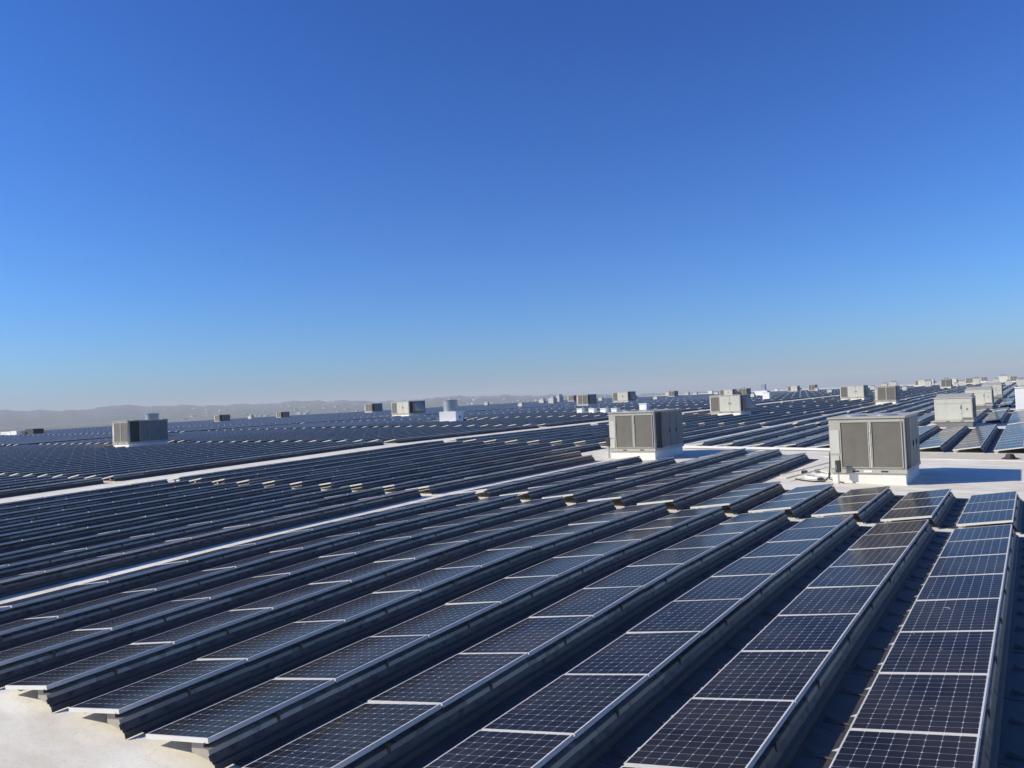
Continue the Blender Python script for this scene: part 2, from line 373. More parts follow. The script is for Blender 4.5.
# which ones show largest in the picture
def proj(P):
    d = P - np.array([0, 0, CAM_H]); z = d @ np.array(fw)
    return 512 + F_PX*(d @ np.array(rt))/z, 384 - F_PX*(d @ np.array(u2))/z, z
def area(c):
    k, bi, i, x, y = c
    pts = []
    for a in (0, PW):
        for b_, dz in ((CT, 0), (0, ST)): pts.append((x+a, y+b_, float(Z(x+a, y+b_))+dz))
    pts = np.array([pts[0], pts[1], pts[3], pts[2]]); U, Vv, z = proj(pts)
    if (z < .3).any(): return 0
    if U.max() < 0 or U.min() > 1024 or Vv.min() > 768: return 0
    ar = 0.5*abs(sum(U[q]*Vv[(q+1) % 4]-U[(q+1) % 4]*Vv[q] for q in range(4)))
    g = [(a, b_) for a in np.linspace(0, 1, 5) for b_ in np.linspace(0, 1, 5)]
    ins = sum(1 for a, b_ in g if -2 < (U[0]*(1-a)+U[3]*a)*(1-b_)+(U[1]*(1-a)+U[2]*a)*b_ < 1026 and (Vv[0]*(1-a)+Vv[3]*a)*(1-b_)+(Vv[1]*(1-a)+Vv[2]*a)*b_ < 770)
    return ar*ins/25
areas = [(area(c), c) for c in cells if c[3] < 110 and c[4] < 70]
areas.sort(key=lambda t: -t[0])
single = [c for a, c in areas[:300] if a > 0]; single_set = set((c[0], c[1], c[2]) for c in single)
print('single panels', len(single), areas[299][0])

# panel geometry, local frame: x along the row (0..PW), y 0 = high edge, y = CT low edge, z 0 = low edge top
T = 0.046
def lift(y): return ST*(1 - y/CT)
def frame_geo(mb):
    fwid = 0.015
    n = (0, math.sin(TILT), math.cos(TILT))
    def P(a, s, d):      # a along row, s along slope from the high edge, d depth below the top plane
        return (a, s*math.cos(TILT) - n[1]*d, ST - s*math.sin(TILT) - n[2]*d)
    def bar(a0, a1, s0, s1):
        c = [P(a, s, d) for d in (T, 0) for a, s in ((a0, s0), (a1, s0), (a1, s1), (a0, s1))]
        for q in ((3,2,1,0),(4,5,6,7),(0,1,5,4),(1,2,6,5),(2,3,7,6),(3,0,4,7)): mb.quad([c[i] for i in q])
    bar(0, PW, 0, fwid); bar(0, PW, W-fwid, W); bar(0, fwid, fwid, W-fwid); bar(PW-fwid, PW, fwid, W-fwid)
def glass_geo(mb):
    f_ = 0.015; d = 0.003
    n = (0, math.sin(TILT), math.cos(TILT))
    def P(a, s, dd): return (a, s*math.cos(TILT)-n[1]*dd, ST-s*math.sin(TILT)-n[2]*dd)
    mb.quad([P(f_, W-f_, d), P(PW-f_, W-f_, d), P(PW-f_, f_, d), P(f_, f_, d)][::-1], [(0, 0), (0, 1), (1, 1), (1, 0)][::-1])
    mb.quad([P(f_, W-f_, .012), P(PW-f_, W-f_, .012), P(PW-f_, f_, .012), P(f_, f_, .012)])
defl = [(0.050, ST-.047), (0.050, ST-.088), (-.022, ST-.098), (-.034, ST-.142), (-.064, -.030), (-.068, -.052), (-.100, -.062), (-.118, -LOW+.012)]
def defl_geo(mb, a0=-.012, a1=PW+.026):
    pts = defl; f0 = len(mb.f)
    for (y0_, z0), (y1_, z1) in zip(pts[:-1], pts[1:]):
        mb.quad([(a0, y0_, z0), (a1, y0_, z0), (a1, y1_, z1), (a0, y1_, z1)])
        mb.quad([(a0, y0_+.004, z0-.003), (a0, y1_+.004, z1-.003), (a1, y1_+.004, z1-.003), (a1, y0_+.004, z0-.003)])
    # overlapping joint strap and a slim rail standing off the wall
    (ya, za), (yb, zb) = defl[3], defl[4]
    mb.quad([(a0-.02, ya-.006, za), (a0+.05, ya-.006, za), (a0+.05, yb-.006, zb), (a0-.02, yb-.006, zb)])
    mb.lip = [f0+2, f0+4]; mb.low = [f0+k for k in (1, 3, 5, 7, 9, 11, 13, 8, 10, 12)]  # low: foot bands and inner faces, shade painted in with the dark tone
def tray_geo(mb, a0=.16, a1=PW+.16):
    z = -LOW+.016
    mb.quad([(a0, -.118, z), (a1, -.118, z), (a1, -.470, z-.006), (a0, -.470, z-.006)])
    for a in (.32, 1.12):                               # folded lap seams and their lugs
        mb.quad([(a, -.160, z+.002), (a, -.460, z+.002), (a+.012, -.460, z+.013), (a+.012, -.160, z+.013)])
        mb.quad([(a+.012, -.160, z+.013), (a+.012, -.460, z+.013), (a+.030, -.460, z+.002), (a+.030, -.160, z+.002)])
        mb.quad([(a+.032, -.17, z+.002), (a+.032, -.30, z+.002), (a+.045, -.18, z+.045), (a+.043, -.18, z+.045)])
def foot_geo(mb, a):
    # moulded foot under the low edge with a pointed tab sticking out
    mb.prism([(CT-.10, -LOW+.022), (CT+.015, -LOW+.022), (CT-.005, -T-.004), (CT-.08, -T+.004)], a-.03, a+.03)
    mb.quad([(a-.045, CT+.002, -.030), (a+.045, CT+.002, -.030), (a+.010, CT+.075, -.062)])
    mb.quad([(a-.045, CT+.002, -.034), (a+.010, CT+.075, -.066), (a+.045, CT+.002, -.034)])
def strut_geo(mb):
    mb.box(PW*.5-.015, PW*.5+.015, -.040, -.012, -.02, ST-.06)
def end_geo(mb):
    y1 = CT*.36
    mb.prism([(.06, -LOW+.03), (y1, -LOW+.06), (y1, lift(y1)-T-.012), (.06, ST-T-.02)], .07, .095)
fr = MB(); frame_geo(fr); me_frame = fr.mesh('frame', M['frame'])
gl = MB(); glass_geo(gl); me_glass = gl.mesh('cell_sheet', M['cell'], fix=False)
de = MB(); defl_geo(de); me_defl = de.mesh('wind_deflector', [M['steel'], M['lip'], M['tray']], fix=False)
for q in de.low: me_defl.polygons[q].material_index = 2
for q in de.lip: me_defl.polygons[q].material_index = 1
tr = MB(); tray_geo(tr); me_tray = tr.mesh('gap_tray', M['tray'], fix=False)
ft = MB(); foot_geo(ft, 0); me_foot = ft.mesh('foot', M['clip'])
stt = MB(); strut_geo(stt); me_strut = stt.mesh('strut', M['steel'])
ep = MB(); end_geo(ep); me_end = ep.mesh('end_plate', M['plate'])

ORD = ['', 'first', 'second', 'third', 'fourth', 'fifth', 'sixth', 'seventh', 'eighth', 'ninth', 'tenth', 'eleventh', 'twelfth',
       'thirteenth', 'fourteenth', 'fifteenth', 'sixteenth', 'seventeenth', 'eighteenth', 'nineteenth', 'twentieth']
def ordinal(n):
    if n <= 20: return ORD[n]
    t = {20: 'twenty', 30: 'thirty', 40: 'forty'}[n//10*10]
    return t + '-' + ORD[n % 10] if n % 10 else {20: 'twentieth', 30: 'thirtieth', 40: 'fortieth'}[n]
def panel_label(k, bi, i):
    row = 'the rightmost row' if k == 0 else 'the %s row from the right' % ordinal(k+1)
    if bi == 0: return 'solar panel, %s before first cross gap in %s' % (ordinal(9-i), row)
    if bi == 1: return 'solar panel, %s beyond first cross gap in %s' % (ordinal(i+1), row)
    if bi == 2: return 'solar panel, %s beyond second cross gap in %s' % (ordinal(i+1), row)
    return 'solar panel, %s beyond %s cross gap in %s' % (ordinal(i+1), ordinal(bi), row)
def link_part(name, mesh, parent, loc=(0, 0, 0)):
    o = bpy.data.objects.new(name, mesh); C.objects.link(o); o.parent = parent; o.location = loc; return o
proto = None
def place_pose(o, x, y):
    zl = float(Z(x, y+CT)); zl2 = float(Z(x+PW, y+CT)); zh = float(Z(x, y))
    sx_, sy_ = (zl2-zl)/PW, (zl-zh)/CT
    jx = .0012*rng.standard_normal(); jt = .004*rng.standard_normal()
    o.location = (x, y, zh); o.rotation_euler = (math.atan(sy_)+jt, -math.atan(sx_)+jx, 0)
proto = empty('solar_panel')
tag(proto, 'x', 'solar panel', 'solar panels in long rows on the roof')
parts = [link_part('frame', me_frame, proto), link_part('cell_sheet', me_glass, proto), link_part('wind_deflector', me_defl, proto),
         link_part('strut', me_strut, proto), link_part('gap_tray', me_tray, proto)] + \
        [link_part('foot', me_foot, proto, (a, 0, 0)) for a in (.42, 1.20)]
row_start = set()
for (bx, n), bi in zip(blocks, range(99)): row_start.add((bi, 0))
for idx, (k, bi, i, x, y) in enumerate(single):
    if idx == 0: o = proto
    else:
        o = proto.copy(); C.objects.link(o)
        for ch in parts:
            if k in (10, 20, 52) and ch.name.startswith('gap_tray'): continue
            c = ch.copy(); C.objects.link(c); c.parent = o
    place_pose(o, x, y); o['label'] = panel_label(k, bi, i)
    if i == 0 and bi == 0:
        link_part('end_plate', me_end, o)

# the rest of the field: thousands of panels as one object
def field_mesh(rest):
    def template(detailed):
        mb_parts = []
        f_ = MB(); frame_geo(f_)
        if not detailed:                                   # frame as top strips and outer sides only
            f_ = MB(); n = (0, math.sin(TILT), math.cos(TILT)); q = .015
            def P(a, s, d): return (a, s*math.cos(TILT)-n[1]*d, ST-s*math.sin(TILT)-n[2]*d)
            for a0, a1, s0, s1 in ((0, PW, 0, q), (0, PW, W-q, W), (0, q, q, W-q), (PW-q, PW, q, W-q)):
                f_.quad([P(a0, s0, 0), P(a1, s0, 0), P(a1, s1, 0), P(a0, s1, 0)])
            for (a0, s0), (a1, s1) in (((0, 0), (PW, 0)), ((PW, 0), (PW, W)), ((PW, W), (0, W)), ((0, W), (0, 0))):
                f_.quad([P(a0, s0, 0), P(a0, s0, T), P(a1, s1, T), P(a1, s1, 0)])
        g_ = MB(); glass_geo(g_)
        if not detailed: g_.v = g_.v[:4]; g_.f = g_.f[:1]; g_.uv = g_.uv[:4]
        d_ = MB()
        if detailed: defl_geo(d_)
        else:
            for (p, q_) in ((defl[0], defl[1]), (defl[1], defl[2]), (defl[2], defl[4]), (defl[4], defl[7])):
                d_.quad([(-.01, *p), (PW+.026, *p), (PW+.026, *q_), (-.01, *q_)])
        if not detailed: d_.lip = [1]
        t_ = MB(); tray_geo(t_)
        if not detailed: t_.v = t_.v[:4]; t_.f = t_.f[:1]; t_.uv = t_.uv[:4]
        vs_, fs_, us_, ms_ = [], [], [], []
        for mb, mi in ((f_, 0), (g_, 1), (d_, 2), (t_, 3)):
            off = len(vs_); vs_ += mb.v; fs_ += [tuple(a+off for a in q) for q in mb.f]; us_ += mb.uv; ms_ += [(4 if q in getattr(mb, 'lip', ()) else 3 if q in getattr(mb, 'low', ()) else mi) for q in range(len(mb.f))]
        return np.array(vs_, float), np.array(fs_), np.array(us_, np.float32), np.array(ms_)
    allv, allf, allu, allm, off = [], [], [], [], 0
    near = [c for c in rest if c[3] < 60 and c[4] < 45]; far = [c for c in rest if not (c[3] < 60 and c[4] < 45)]
    for lst, det in ((near, True), (far, False)):
        tv, tf, tu, tm = template(det); N = len(lst)
        if not N: continue
        xs = np.array([c[3] for c in lst]); ys = np.array([c[4] for c in lst])
        zh = Z(xs, ys); zl = Z(xs, ys+CT); zl2 = Z(xs+PW, ys+CT)
        sx_ = (zl2-zl)/PW + .0012*rng.standard_normal(N); sy_ = (zl-zh)/CT + .004*rng.standard_normal(N)
        v = np.empty((N, len(tv), 3)); v[:, :, 0] = tv[None, :, 0]+xs[:, None]; v[:, :, 1] = tv[None, :, 1]+ys[:, None]
        v[:, :, 2] = tv[None, :, 2]+zh[:, None]+sx_[:, None]*tv[None, :, 0]+sy_[:, None]*tv[None, :, 1]
        tr_v = np.zeros(len(tv), bool); tr_v[np.unique(tf[tm == 3].ravel())] = True
        aisle = np.array([c[0] in (10, 20, 52) for c in lst])
        fix_ = aisle[:, None] & (tr_v & (tv[:, 1] < -.119))[None, :]
        v[:, :, 1] = np.where(fix_, ys[:, None]-.118, v[:, :, 1])
        allv.append(v.reshape(-1, 3)); allf.append((tf[None]+(np.arange(N)*len(tv))[:, None, None]+off).reshape(-1, 4))
        allu.append(np.tile(tu, (N, 1))); allm.append(np.tile(tm, N)); off += N*len(tv)
    v = np.concatenate(allv).astype(np.float32); f = np.concatenate(allf).astype(np.int32); u = np.concatenate(allu); mi = np.concatenate(allm).astype(np.int32)
    me = bpy.data.meshes.new('solar_panel_field')
    me.vertices.add(len(v)); me.vertices.foreach_set('co', v.ravel())
    me.loops.add(f.size); me.loops.foreach_set('vertex_index', f.ravel())
    me.polygons.add(len(f)); me.polygons.foreach_set('loop_start', np.arange(0, f.size, 4, dtype=np.int32))
    ul = me.uv_layers.new(name='UVMap'); ul.data.foreach_set('uv', u.ravel().astype(np.float32))
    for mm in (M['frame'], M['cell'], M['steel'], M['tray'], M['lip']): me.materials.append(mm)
    me.polygons.foreach_set('material_index', mi)
    me.update(calc_edges=True); me.validate()
    return me
rest = [c for c in cells if (c[0], c[1], c[2]) not in single_set]
fo = bpy.data.objects.new('solar_panel_field', field_mesh(rest)); C.objects.link(fo)
tag(fo, 'countless dark solar panels in rows stretching away to the skyline', 'solar panels', kind='stuff')

# ------------------------------------------------------------------ rooftop air units
def air_unit(label, x, y, kind, s, detail=False):
    """front faces -x; local y 0 = right edge (towards -y), z 0 = roof"""
    root = empty('rooftop_air_unit', (x, y, ZR(x, y)-.01)); root.scale = (s, s, s)
    tag(root, label, 'air conditioner', 'air conditioning units standing on the roof')
    Wd, D, c = WID[kind], 3.3, .36
    H = {'two': 1.78, 'one': 1.70, 'blank': 1.62}[kind]
    zt = c + H; e = .003
    b = MB(); b.box(.04, D-.05, .03, Wd-.03, 0, c)
    b.box(.0, D, -.01, Wd+.01, 0, .03)
    b.build('curb', M['curb'] if kind != 'blank' else M['grey'], root, .006)  # blank units: shade under the overhang painted in as grey
    # base rail with fork slots
    b = MB(); b.box(-.02, D+.02, -.02, Wd+.02, c+e, c+.13); b.build('base_rail', M['cream'], root, .008)
    for q in (.28, .66):
        b = MB(); b.box(-.024, -.015, Wd*q-.10, Wd*q+.10, c+.045, c+.095); b.build('fork_slot', M['dark'], root)
    # cabinet body, with a recess for the coil on the right hand side
    b = MB(); rec0, rec1 = .16, .95
    b.box(.0, D, .10, Wd, c+.13, zt-.06)                         # core
    b.box(.0, rec0, .0, .10-e, c+.13, zt-.06)                   # front right post
    b.box(rec1, D, .0, .10-e, c+.13, zt-.06)
    b.build('cabinet', M['pale'] if kind != 'two' else M['cream'], root, .006)
    b = MB(); b.box(rec0+.01, rec1-.01, .085, .097, c+.15, zt-.08)
    for k in range(22): b.box(rec0+.02, rec1-.02, .060, .083, c+.17+k*.065, c+.185+k*.065)
    b.build('side_coil', M['coil'], root)
    b = MB()
    for k, (a0, a1) in enumerate(((rec1+.03, 1.70), (1.74, 2.48), (2.52, D-.03))):
        b.box(a0, a1, -.014, -e, c+.16, zt-.09)
    b.build('side_door', M['grey'], root, .005)  # shade of the side away from the sun painted into the doors
    b = MB(); 
    for a in (1.64, 2.42): b.box(a, a+.025, -.045, -.0145, c+.75, c+.93)
    b.build('handle', M['dark'], root)
    # roof cap
    b = MB(); b.box(-.04, D+.04, -.04, Wd+.04, zt-.06+e, zt)
    b.build('top_cap', M['cream'] if kind == 'two' else M['pale'], root, .008)
    if detail or s >= 1 and x < 80:
        b = MB(); b.cyl((D*.3, Wd*.3), .36, .36, zt+.002, zt+.035, 24); b.cyl((D*.3, Wd*.72), .36, .36, zt+.002, zt+.035, 24)
        b.build('fan_ring', M['duct'], root)
    def grille(y0_, y1_, z0, z1):
        b = MB(); b.box(-.012, -e, y0_, y1_, z0, z1)
        g = b.build('grille', M['grille'], root)
        t = .028; b = MB()
        b.box(-.035, -.0125, y0_-t, y0_, z0-t, z1+t); b.box(-.035, -.0125, y1_, y1_+t, z0-t, z1+t)
        b.box(-.035, -.0125, y0_+e, y1_-e, z0-t, z0); b.box(-.035, -.0125, y0_+e, y1_-e, z1, z1+t)
        f = b.build('grille_frame', M['cream'], g, .004); f.parent = g
    zb, zg = c+.20, zt-.17
    if kind == 'two':
        grille(.10, .93, zb, zg); grille(1.05, 1.84, zb, zg)
        b = MB(); b.box(-.030, -e, .972, 1.008, zb-.02, zg+.03)
        for q in (.25, .5, .78): b.box(-.05, -.031, .965, 1.015, zb+(zg-zb)*q, zb+(zg-zb)*q+.05)
        b.build('centre_post', M['pale'], root)
        b = MB(); b.box(-.016, -e, 1.90, Wd-.02, c+.62, c+1.38); b.box(-.018, -e, 1.93, Wd-.03, c+.16, c+.57)
        b.build('access_panel', M['pale'], root, .004)
    elif kind == 'one':
        grille(2.10, 2.86, zb, zg)
        b = MB(); b.box(-.018, -e, .06, 1.00, zb-.05, zg+.08); b.box(-.018, -e, 1.04, 1.98, zb-.05, zg+.08)
        b.build('door_panel', M['pale'], root, .005)
        b = MB()
        for q in (.92, 1.10): b.box(-.045, -.019, q, q+.03, c+.8, c+1.0)
        b.build('handle', M['dark'], root)
        # weather hood hanging on the right side
        b = MB(); z0, z1 = c+.35, zt-.25
        b.prism([(-.015, z1), (-.75, z0+.25), (-.75, z0), (-.015, z0)], 1.1, 2.6); b.build('intake_hood', M['cream'], root, .006)
    else:
        b = MB(); b.box(-.018, -e, .62, Wd-.04, c+.17, zt-.42); b.box(-.016, -e, .04, .58, c+.30, zt-.42)
        b.build('door_panel', M['pale'], root, .005)
        b = MB(); b.box(-.018, -e, .04, Wd-.04, zt-.38, zt-.09); b.build('top_panel', M['pale'], root, .005)
        b = MB(); b.box(-.045, -.0185, .30, .36, c+.80, c+.90); b.box(-.045, -.0185, .66, .69, c+.85, c+1.1); b.build('handle', M['grey'], root)
        b = MB(); b.box(-.017, -e, .05, .60, c+.14, c+.28); b.build('kick_panel', M['grey'], root)
        b = MB()
        b.box(.25, 2.9, -.030, -.0145, c+.25, zt-.2)
        b.build('side_coil_panel', M['coil'], root)
        # sloped roof of the cabinet
        b = MB(); b.prism([(0.0, zt+.002), (D, zt+.002), (D, zt+.22), (D*.55, zt+.22)], .05, Wd-.05, 'y'); b.build('sloped_top', M['cream'], root, .01)
    return root
for i, u in enumerate(UNITS): air_unit(*u, detail=i < 2)

# stickers and piping on the nearest unit
ua = [o for o in C.objects if o.name == 'rooftop_air_unit'][0]
b = MB(); b.box(-.0185, -.0145-.0, 1.0, 1.0, 0, 0); 
b = MB(); b.box(-.0255, -.0215, .98, 1.22, .40, .465); b.build('sticker', M['label'], ua)

def tube_thing(name, pts, r, mtl, label, cat, group=None):
    b = MB(); b.tube(pts, r); o = b.build(name, mtl); tag(o, label, cat, group); return o
def zr(x, y, h): return (x, y, ZR(x, y)+h)
# pipes and cables beside the nearest unit
tube_thing('gas_pipe', [zr(27.2, 7.35, .11), zr(29.5, 7.0, .11), zr(32.4, 6.6, .11), zr(32.5, 6.45, .11), zr(29.2, 5.75, .11), zr(28.9, 5.68, .3), zr(28.9, 5.66, .7)],
           .022, M['pipe'], 'thin pale pipe running on blocks beside the nearest air unit', 'pipe')
tube_thing('gas_pipe', [zr(26.3, 6.95, .09), zr(28.8, 6.62, .09), zr(29.0, 6.5, .09), zr(28.2, 5.8, .09), zr(28.2, 5.66, .25), zr(28.2, 5.655, .55)],
           .018, M['pipe'], 'short pale pipe lying closest to the panels left of the nearest air unit', 'pipe')
for j, (x, y, a) in enumerate(((28.9, 6.98, .1), (29.3, 6.62, .3), (27.1, 6.05, .2))):
    o = empty('pipe_support', zr(x, y, 0), a)
    tag(o, ['black rubber pipe block under the longer pale pipe', 'black rubber block between the two pale pipes', 'dark block lying nearest the panels by the air unit'][j], 'pipe block', 'blocks beside the pipes')
    b = MB(); b.prism([(-.16, 0), (.16, 0), (.11, .085), (-.11, .085)], -.09, .09, 'y'); b.build('block', M['rubber'], o, .006)
    b = MB(); b.box(-.10, .10, -.02, .02, .086, .105); b.build('strap', M['duct'], o)
def helix(x, y, r, n, h):
    return [zr(x+r*math.cos(t*2*math.pi/24)*(1+.05*math.sin(t*.7)), y+r*1.1*math.sin(t*2*math.pi/24), h+.004*t/6) for t in range(n)]
tube_thing('cable_coil', helix(27.5, 6.15, .42, 90, .03), .02, M['white'], 'loose coil of white cable on the roof beside the nearest air unit', 'cable')
tube_thing('power_cable', [zr(26.95, 5.68, .95), zr(26.95, 5.70, .5), zr(26.8, 5.72, .15), zr(26.55, 5.80, .03), zr(26.45, 6.1, .03), zr(26.6, 6.5, .03), zr(26.9, 6.8, .03)],
           .022, M['rubber'], 'black cable dropping from the nearest air unit and curling onto the roof', 'cable')
tube_thing('power_cable', [zr(27.15, 5.68, 1.05), zr(27.15, 5.70, .4), zr(27.0, 5.75, .06), zr(26.7, 5.45, .03), zr(26.45, 5.2, .03)],
           .018, M['rubber'], 'second black cable from the nearest air unit, curling under its front corner', 'cable')
o = empty('disconnect_box', zr(26.33, 5.33, 0)); tag(o, 'small dark switch box on a post at the left corner of the nearest air unit', 'switch box')
b = MB(); b.box(-.02, .02, -.03, .01, 0, .36); b.build('post', M['duct'], o)
b = MB(); b.box(-.05, .05, -.09, .07, .362, .74); b.build('box', M['dark'], o, .01)
b = MB(); b.box(-.058, -.051, .03, .05, .45, .60); b.build('lever', M['duct'], o)
o = empty('disconnect_box', zr(31.95, 16.2, 0)); tag(o, 'small dark switch box on a post at the left corner of the middle air unit', 'switch box')
b = MB(); b.box(-.03, .03, .0, .06, 0, .55); b.build('post', M['duct'], o)
b = MB(); b.box(-.09, .09, -.06, .14, .55, .95); b.build('box', M['dark'], o, .01)
# expansion joint curb across the roof and a black rooftop drain
def strip(name, x0, x1, y0, y1, h0, h1, mtl, label, cat, n=20):
    b = MB(); ys = np.linspace(y0, y1, n)
    for a, c_ in zip(ys[:-1], ys[1:]):
        A = [(x0, a), (x1, a), (x1, c_), (x0, c_)]
        b.quad([zr(px, py, h1) for px, py in A]); b.quad([zr(px, py, h0) for px, py in reversed(A)])
        b.quad([zr(x0, a, h0), zr(x0, a, h1), zr(x0, c_, h1), zr(x0, c_, h0)]); b.quad([zr(x1, c_, h0), zr(x1, c_, h1), zr(x1, a, h1), zr(x1, a, h0)])
    b.quad([zr(x0, y0, h0), zr(x1, y0, h0), zr(x1, y0, h1), zr(x0, y0, h1)]); b.quad([zr(x1, y1, h0), zr(x0, y1, h0), zr(x0, y1, h1), zr(x1, y1, h1)])
    o = b.build(name, mtl); tag(o, label, cat); return o
strip('expansion_joint', 35.0, 37.55, -14, 7.6, -.02, .035, M['grey_roof'] if 'grey_roof' in M else mat('joint_sheet', (.64, .58, .45), .7, noise=.1, nscale=1.5), 'flat light grey expansion joint crossing the bare roof behind the nearest air unit', 'roof joint')
strip('cable_tray', 37.62, 37.80, 6.2, 15, .05, .14, M['white'], 'long low white cable tray crossing the roof before the far panel rows', 'cable tray')
o = empty('roof_drain', zr(35.6, .95, 0)); tag(o, 'small black roof drain basket on the light grey joint at far right', 'roof drain')
b = MB(); b.cyl((0, 0), .30, .26, .036, .07); b.build('drain_ring', M['rubber'], o)
b = MB(); b.cyl((0, 0), .20, .12, .071, .22, 14); b.build('basket', M['rubber'], o)
# exhaust fan on white curb
o = empty('exhaust_fan', zr(68.6, 54.2, 0), R(14)); tag(o, 'round grey exhaust fan on a big white box among the panels', 'exhaust fan')
b = MB(); b.box(-1.0, 1.0, -1.0, 1.0, 0, 1.25); b.build('base_box', M['white'], o, .02)
b = MB(); b.cyl((.1, .1), .80, .80, 1.253, 2.45, 28); b.cyl((.1, .1), .86, .86, 2.453, 2.53, 28); b.build('fan_drum', M['duct'], o)
b = MB(); b.cyl((0, -1.004), .0, .0, 0, 0, 3); b = MB(); b.box(-.15, .15, -1.012, -1.003, .45, .75); b.build('hatch', M['dark'], o)
o = empty('exhaust_fan', zr(45.9, 75.1, 0)); tag(o, 'round grey duct drum rising behind the lone air unit at far left', 'exhaust fan')
b = MB(); b.box(-1.0, 1.0, -1.0, 1.0, 0, 1.3); b.build('base_box', M['white'], o, .02)
b = MB(); b.cyl((0, 0), .64, .64, 1.303, 2.60, 24); b.cyl((0, 0), .70, .70, 2.603, 2.66, 24); b.build('fan_drum', M['duct'], o)
# four small white vents in a line
for j, (x, y) in enumerate(((88.3, 48.6), (87.6, 46.5), (86.9, 44.5), (86.3, 42.7))):
    o = empty('roof_vent', zr(x, y, 0)); tag(o, '%s of four small white box vents in a line, counted from the left' % ['first', 'second', 'third', 'fourth'][j], 'vent', 'small white box vents in a line')
    b = MB(); b.box(-.45, .45, -.38, .38, .0, .62); b.build('vent_body', M['white'], o, .03)
    b = MB(); b.box(-.52, .52, -.45, .45, .623, .72); b.build('vent_cap', M['white'], o, .03)
strip('cable_tray', 85.2, 85.5, 41.2, 50.2, .0, .12, M['white'], 'low white strip on the roof in front of the four box vents', 'cable tray')
for x, y, wd, h, lab in ((90.2, 40.6, .5, 1.0, 'white box vent showing just above the middle air unit'), (78.3, .55, .9, 1.95, 'tall white box cut off by the right edge of the picture'),
                         (143.8, 40.6, .62, 1.3, 'lone white box vent right of the one-grille unit in the middle distance')):
    o = empty('roof_vent', zr(x, y, 0)); tag(o, lab, 'vent', 'single white vents')
    b = MB(); b.box(-wd, wd, -wd, wd, 0, h); b.build('vent_body', M['white'], o, .03)
    b = MB(); b.box(-wd-.06, wd+.06, -wd-.06, wd+.06, h+.003, h+.10); b.build('vent_cap', M['white'], o, .02)
o = empty('duct_housing', zr(194.5, 56.0, 0)); tag(o, 'far white housing with a grey box on top, right of the one-grille unit', 'duct housing')
b = MB(); b.box(-1.5, 1.5, -1.6, 1.6, 0, 1.3); b.build('base_box', M['white'], o, .03)
b = MB(); b.box(-.6, .6, -.9, .2, 1.303, 2.9); b.build('duct_box', M['duct'], o, .03)
o = empty('duct_housing', zr(60.5, 135.4, 0)); tag(o, 'low flat housing with white lid and dark duct at far left', 'duct housing')
b = MB(); b.box(-1.0, 1.0, 1.8, 5.2, 0, .75); b.build('flat_lid', M['white'], o, .02)
b = MB(); b.box(-1.3, 1.2, -1.0, 1.0, 0, .85); b.build('white_box', M['white'], o, .02)
b = MB(); b.box(.0, 1.6, -3.6, -1.05, 0, 1.05); b.build('dark_duct', M['coil'], o, .02)

# tiny far boxes on the skyline, one builder, copies for the rest
far_box = None
for (px, dep, sc_) in ((486, 250, .9), (541.5, 240, 1.2), (552, 215, 1.5), (558, 260, 1.9), (600, 230, .9), (687, 300, 1.1), (695, 290, 1.0), (710, 330, 1.3),
                       (716, 270, .9), (776, 300, 1.0), (816, 240, .9), (829, 190, .8), (872, 210, 1.0), (884, 260, 1.3), (904, 180, .9), (918, 300, 1.4), (955, 210, .9),
                       (985, 170, .9), (996, 250, 1.3), (1008, 200, 1.0), (1018, 240, 1.1), (655, 200, .8), (752, 170, .8), (520, 180, .8), (455, 190, .8), (415, 240, 1.1), (250, 175, .8), (928, 230, 1.6), (946, 260, 1.8), (962, 220, 1.3), (976, 240, 1.7), (1003, 280, 2.0), (1021, 180, 1.4), (893, 270, 1.6), (742, 280, 1.6), (668, 300, 1.5)):
    a = YAW - math.atan((px-512)/F_PX); rr = dep/math.cos(a-YAW); x, y = rr*math.cos(a), rr*math.sin(a)
    if y > 163: rr *= 162/y; x, y = rr*math.cos(a), rr*math.sin(a)
    if far_box is None:
        far_box = empty('roof_box'); tag(far_box, 'tiny pale box far off near the skyline of the roof', 'roof box', 'tiny boxes near the skyline')
        b = MB(); b.box(-.7, .7, -.55, .55, 0, 1.1); b.build('box_body', M['pale'], far_box, .02)
        b = MB(); b.box(-.5, .45, -.45, .3, 1.103, 1.45); b.build('box_top', M['duct'], far_box, .02); o = far_box
    else:
        o = far_box.copy(); C.objects.link(o)
        for ch in list(far_box.children): c = ch.copy(); C.objects.link(c); c.parent = o
    o.location = zr(x, y, 0); o.scale = (sc_, sc_, sc_); o.rotation_euler = (0, 0, rng.choice([0, math.pi/2]))

# ------------------------------------------------------------------ ground, hills, town
def terrain_material(name, c0, c1, scale):
    mt = bpy.data.materials.new(name); mt.use_nodes = True; n = mt.node_tree; b = n.nodes['Principled BSDF']
    b.inputs['Roughness'].default_value = .95
    tc = n.nodes.new('ShaderNodeTexCoord'); z = n.nodes.new('ShaderNodeTexNoise'); z.inputs['Scale'].default_value = scale; z.inputs['Detail'].default_value = 9
    r = n.nodes.new('ShaderNodeMapRange'); r.inputs[1].default_value = .4; r.inputs[2].default_value = .62
    mx = n.nodes.new('ShaderNodeMix'); mx.data_type = 'RGBA'; mx.inputs[6].default_value = (*c0, 1); mx.inputs[7].default_value = (*c1, 1)
    n.links.new(tc.outputs['Object'], z.inputs['Vector']); n.links.new(z.outputs['Fac'], r.inputs[0]); n.links.new(r.outputs[0], mx.inputs[0])
    n.links.new(mx.outputs[2], b.inputs['Base Color']); return mt
b = MB(); b.quad([(-9000, -9000, -12.6), (9000, -9000, -12.6), (9000, 9000, -12.6), (-9000, 9000, -12.6)])
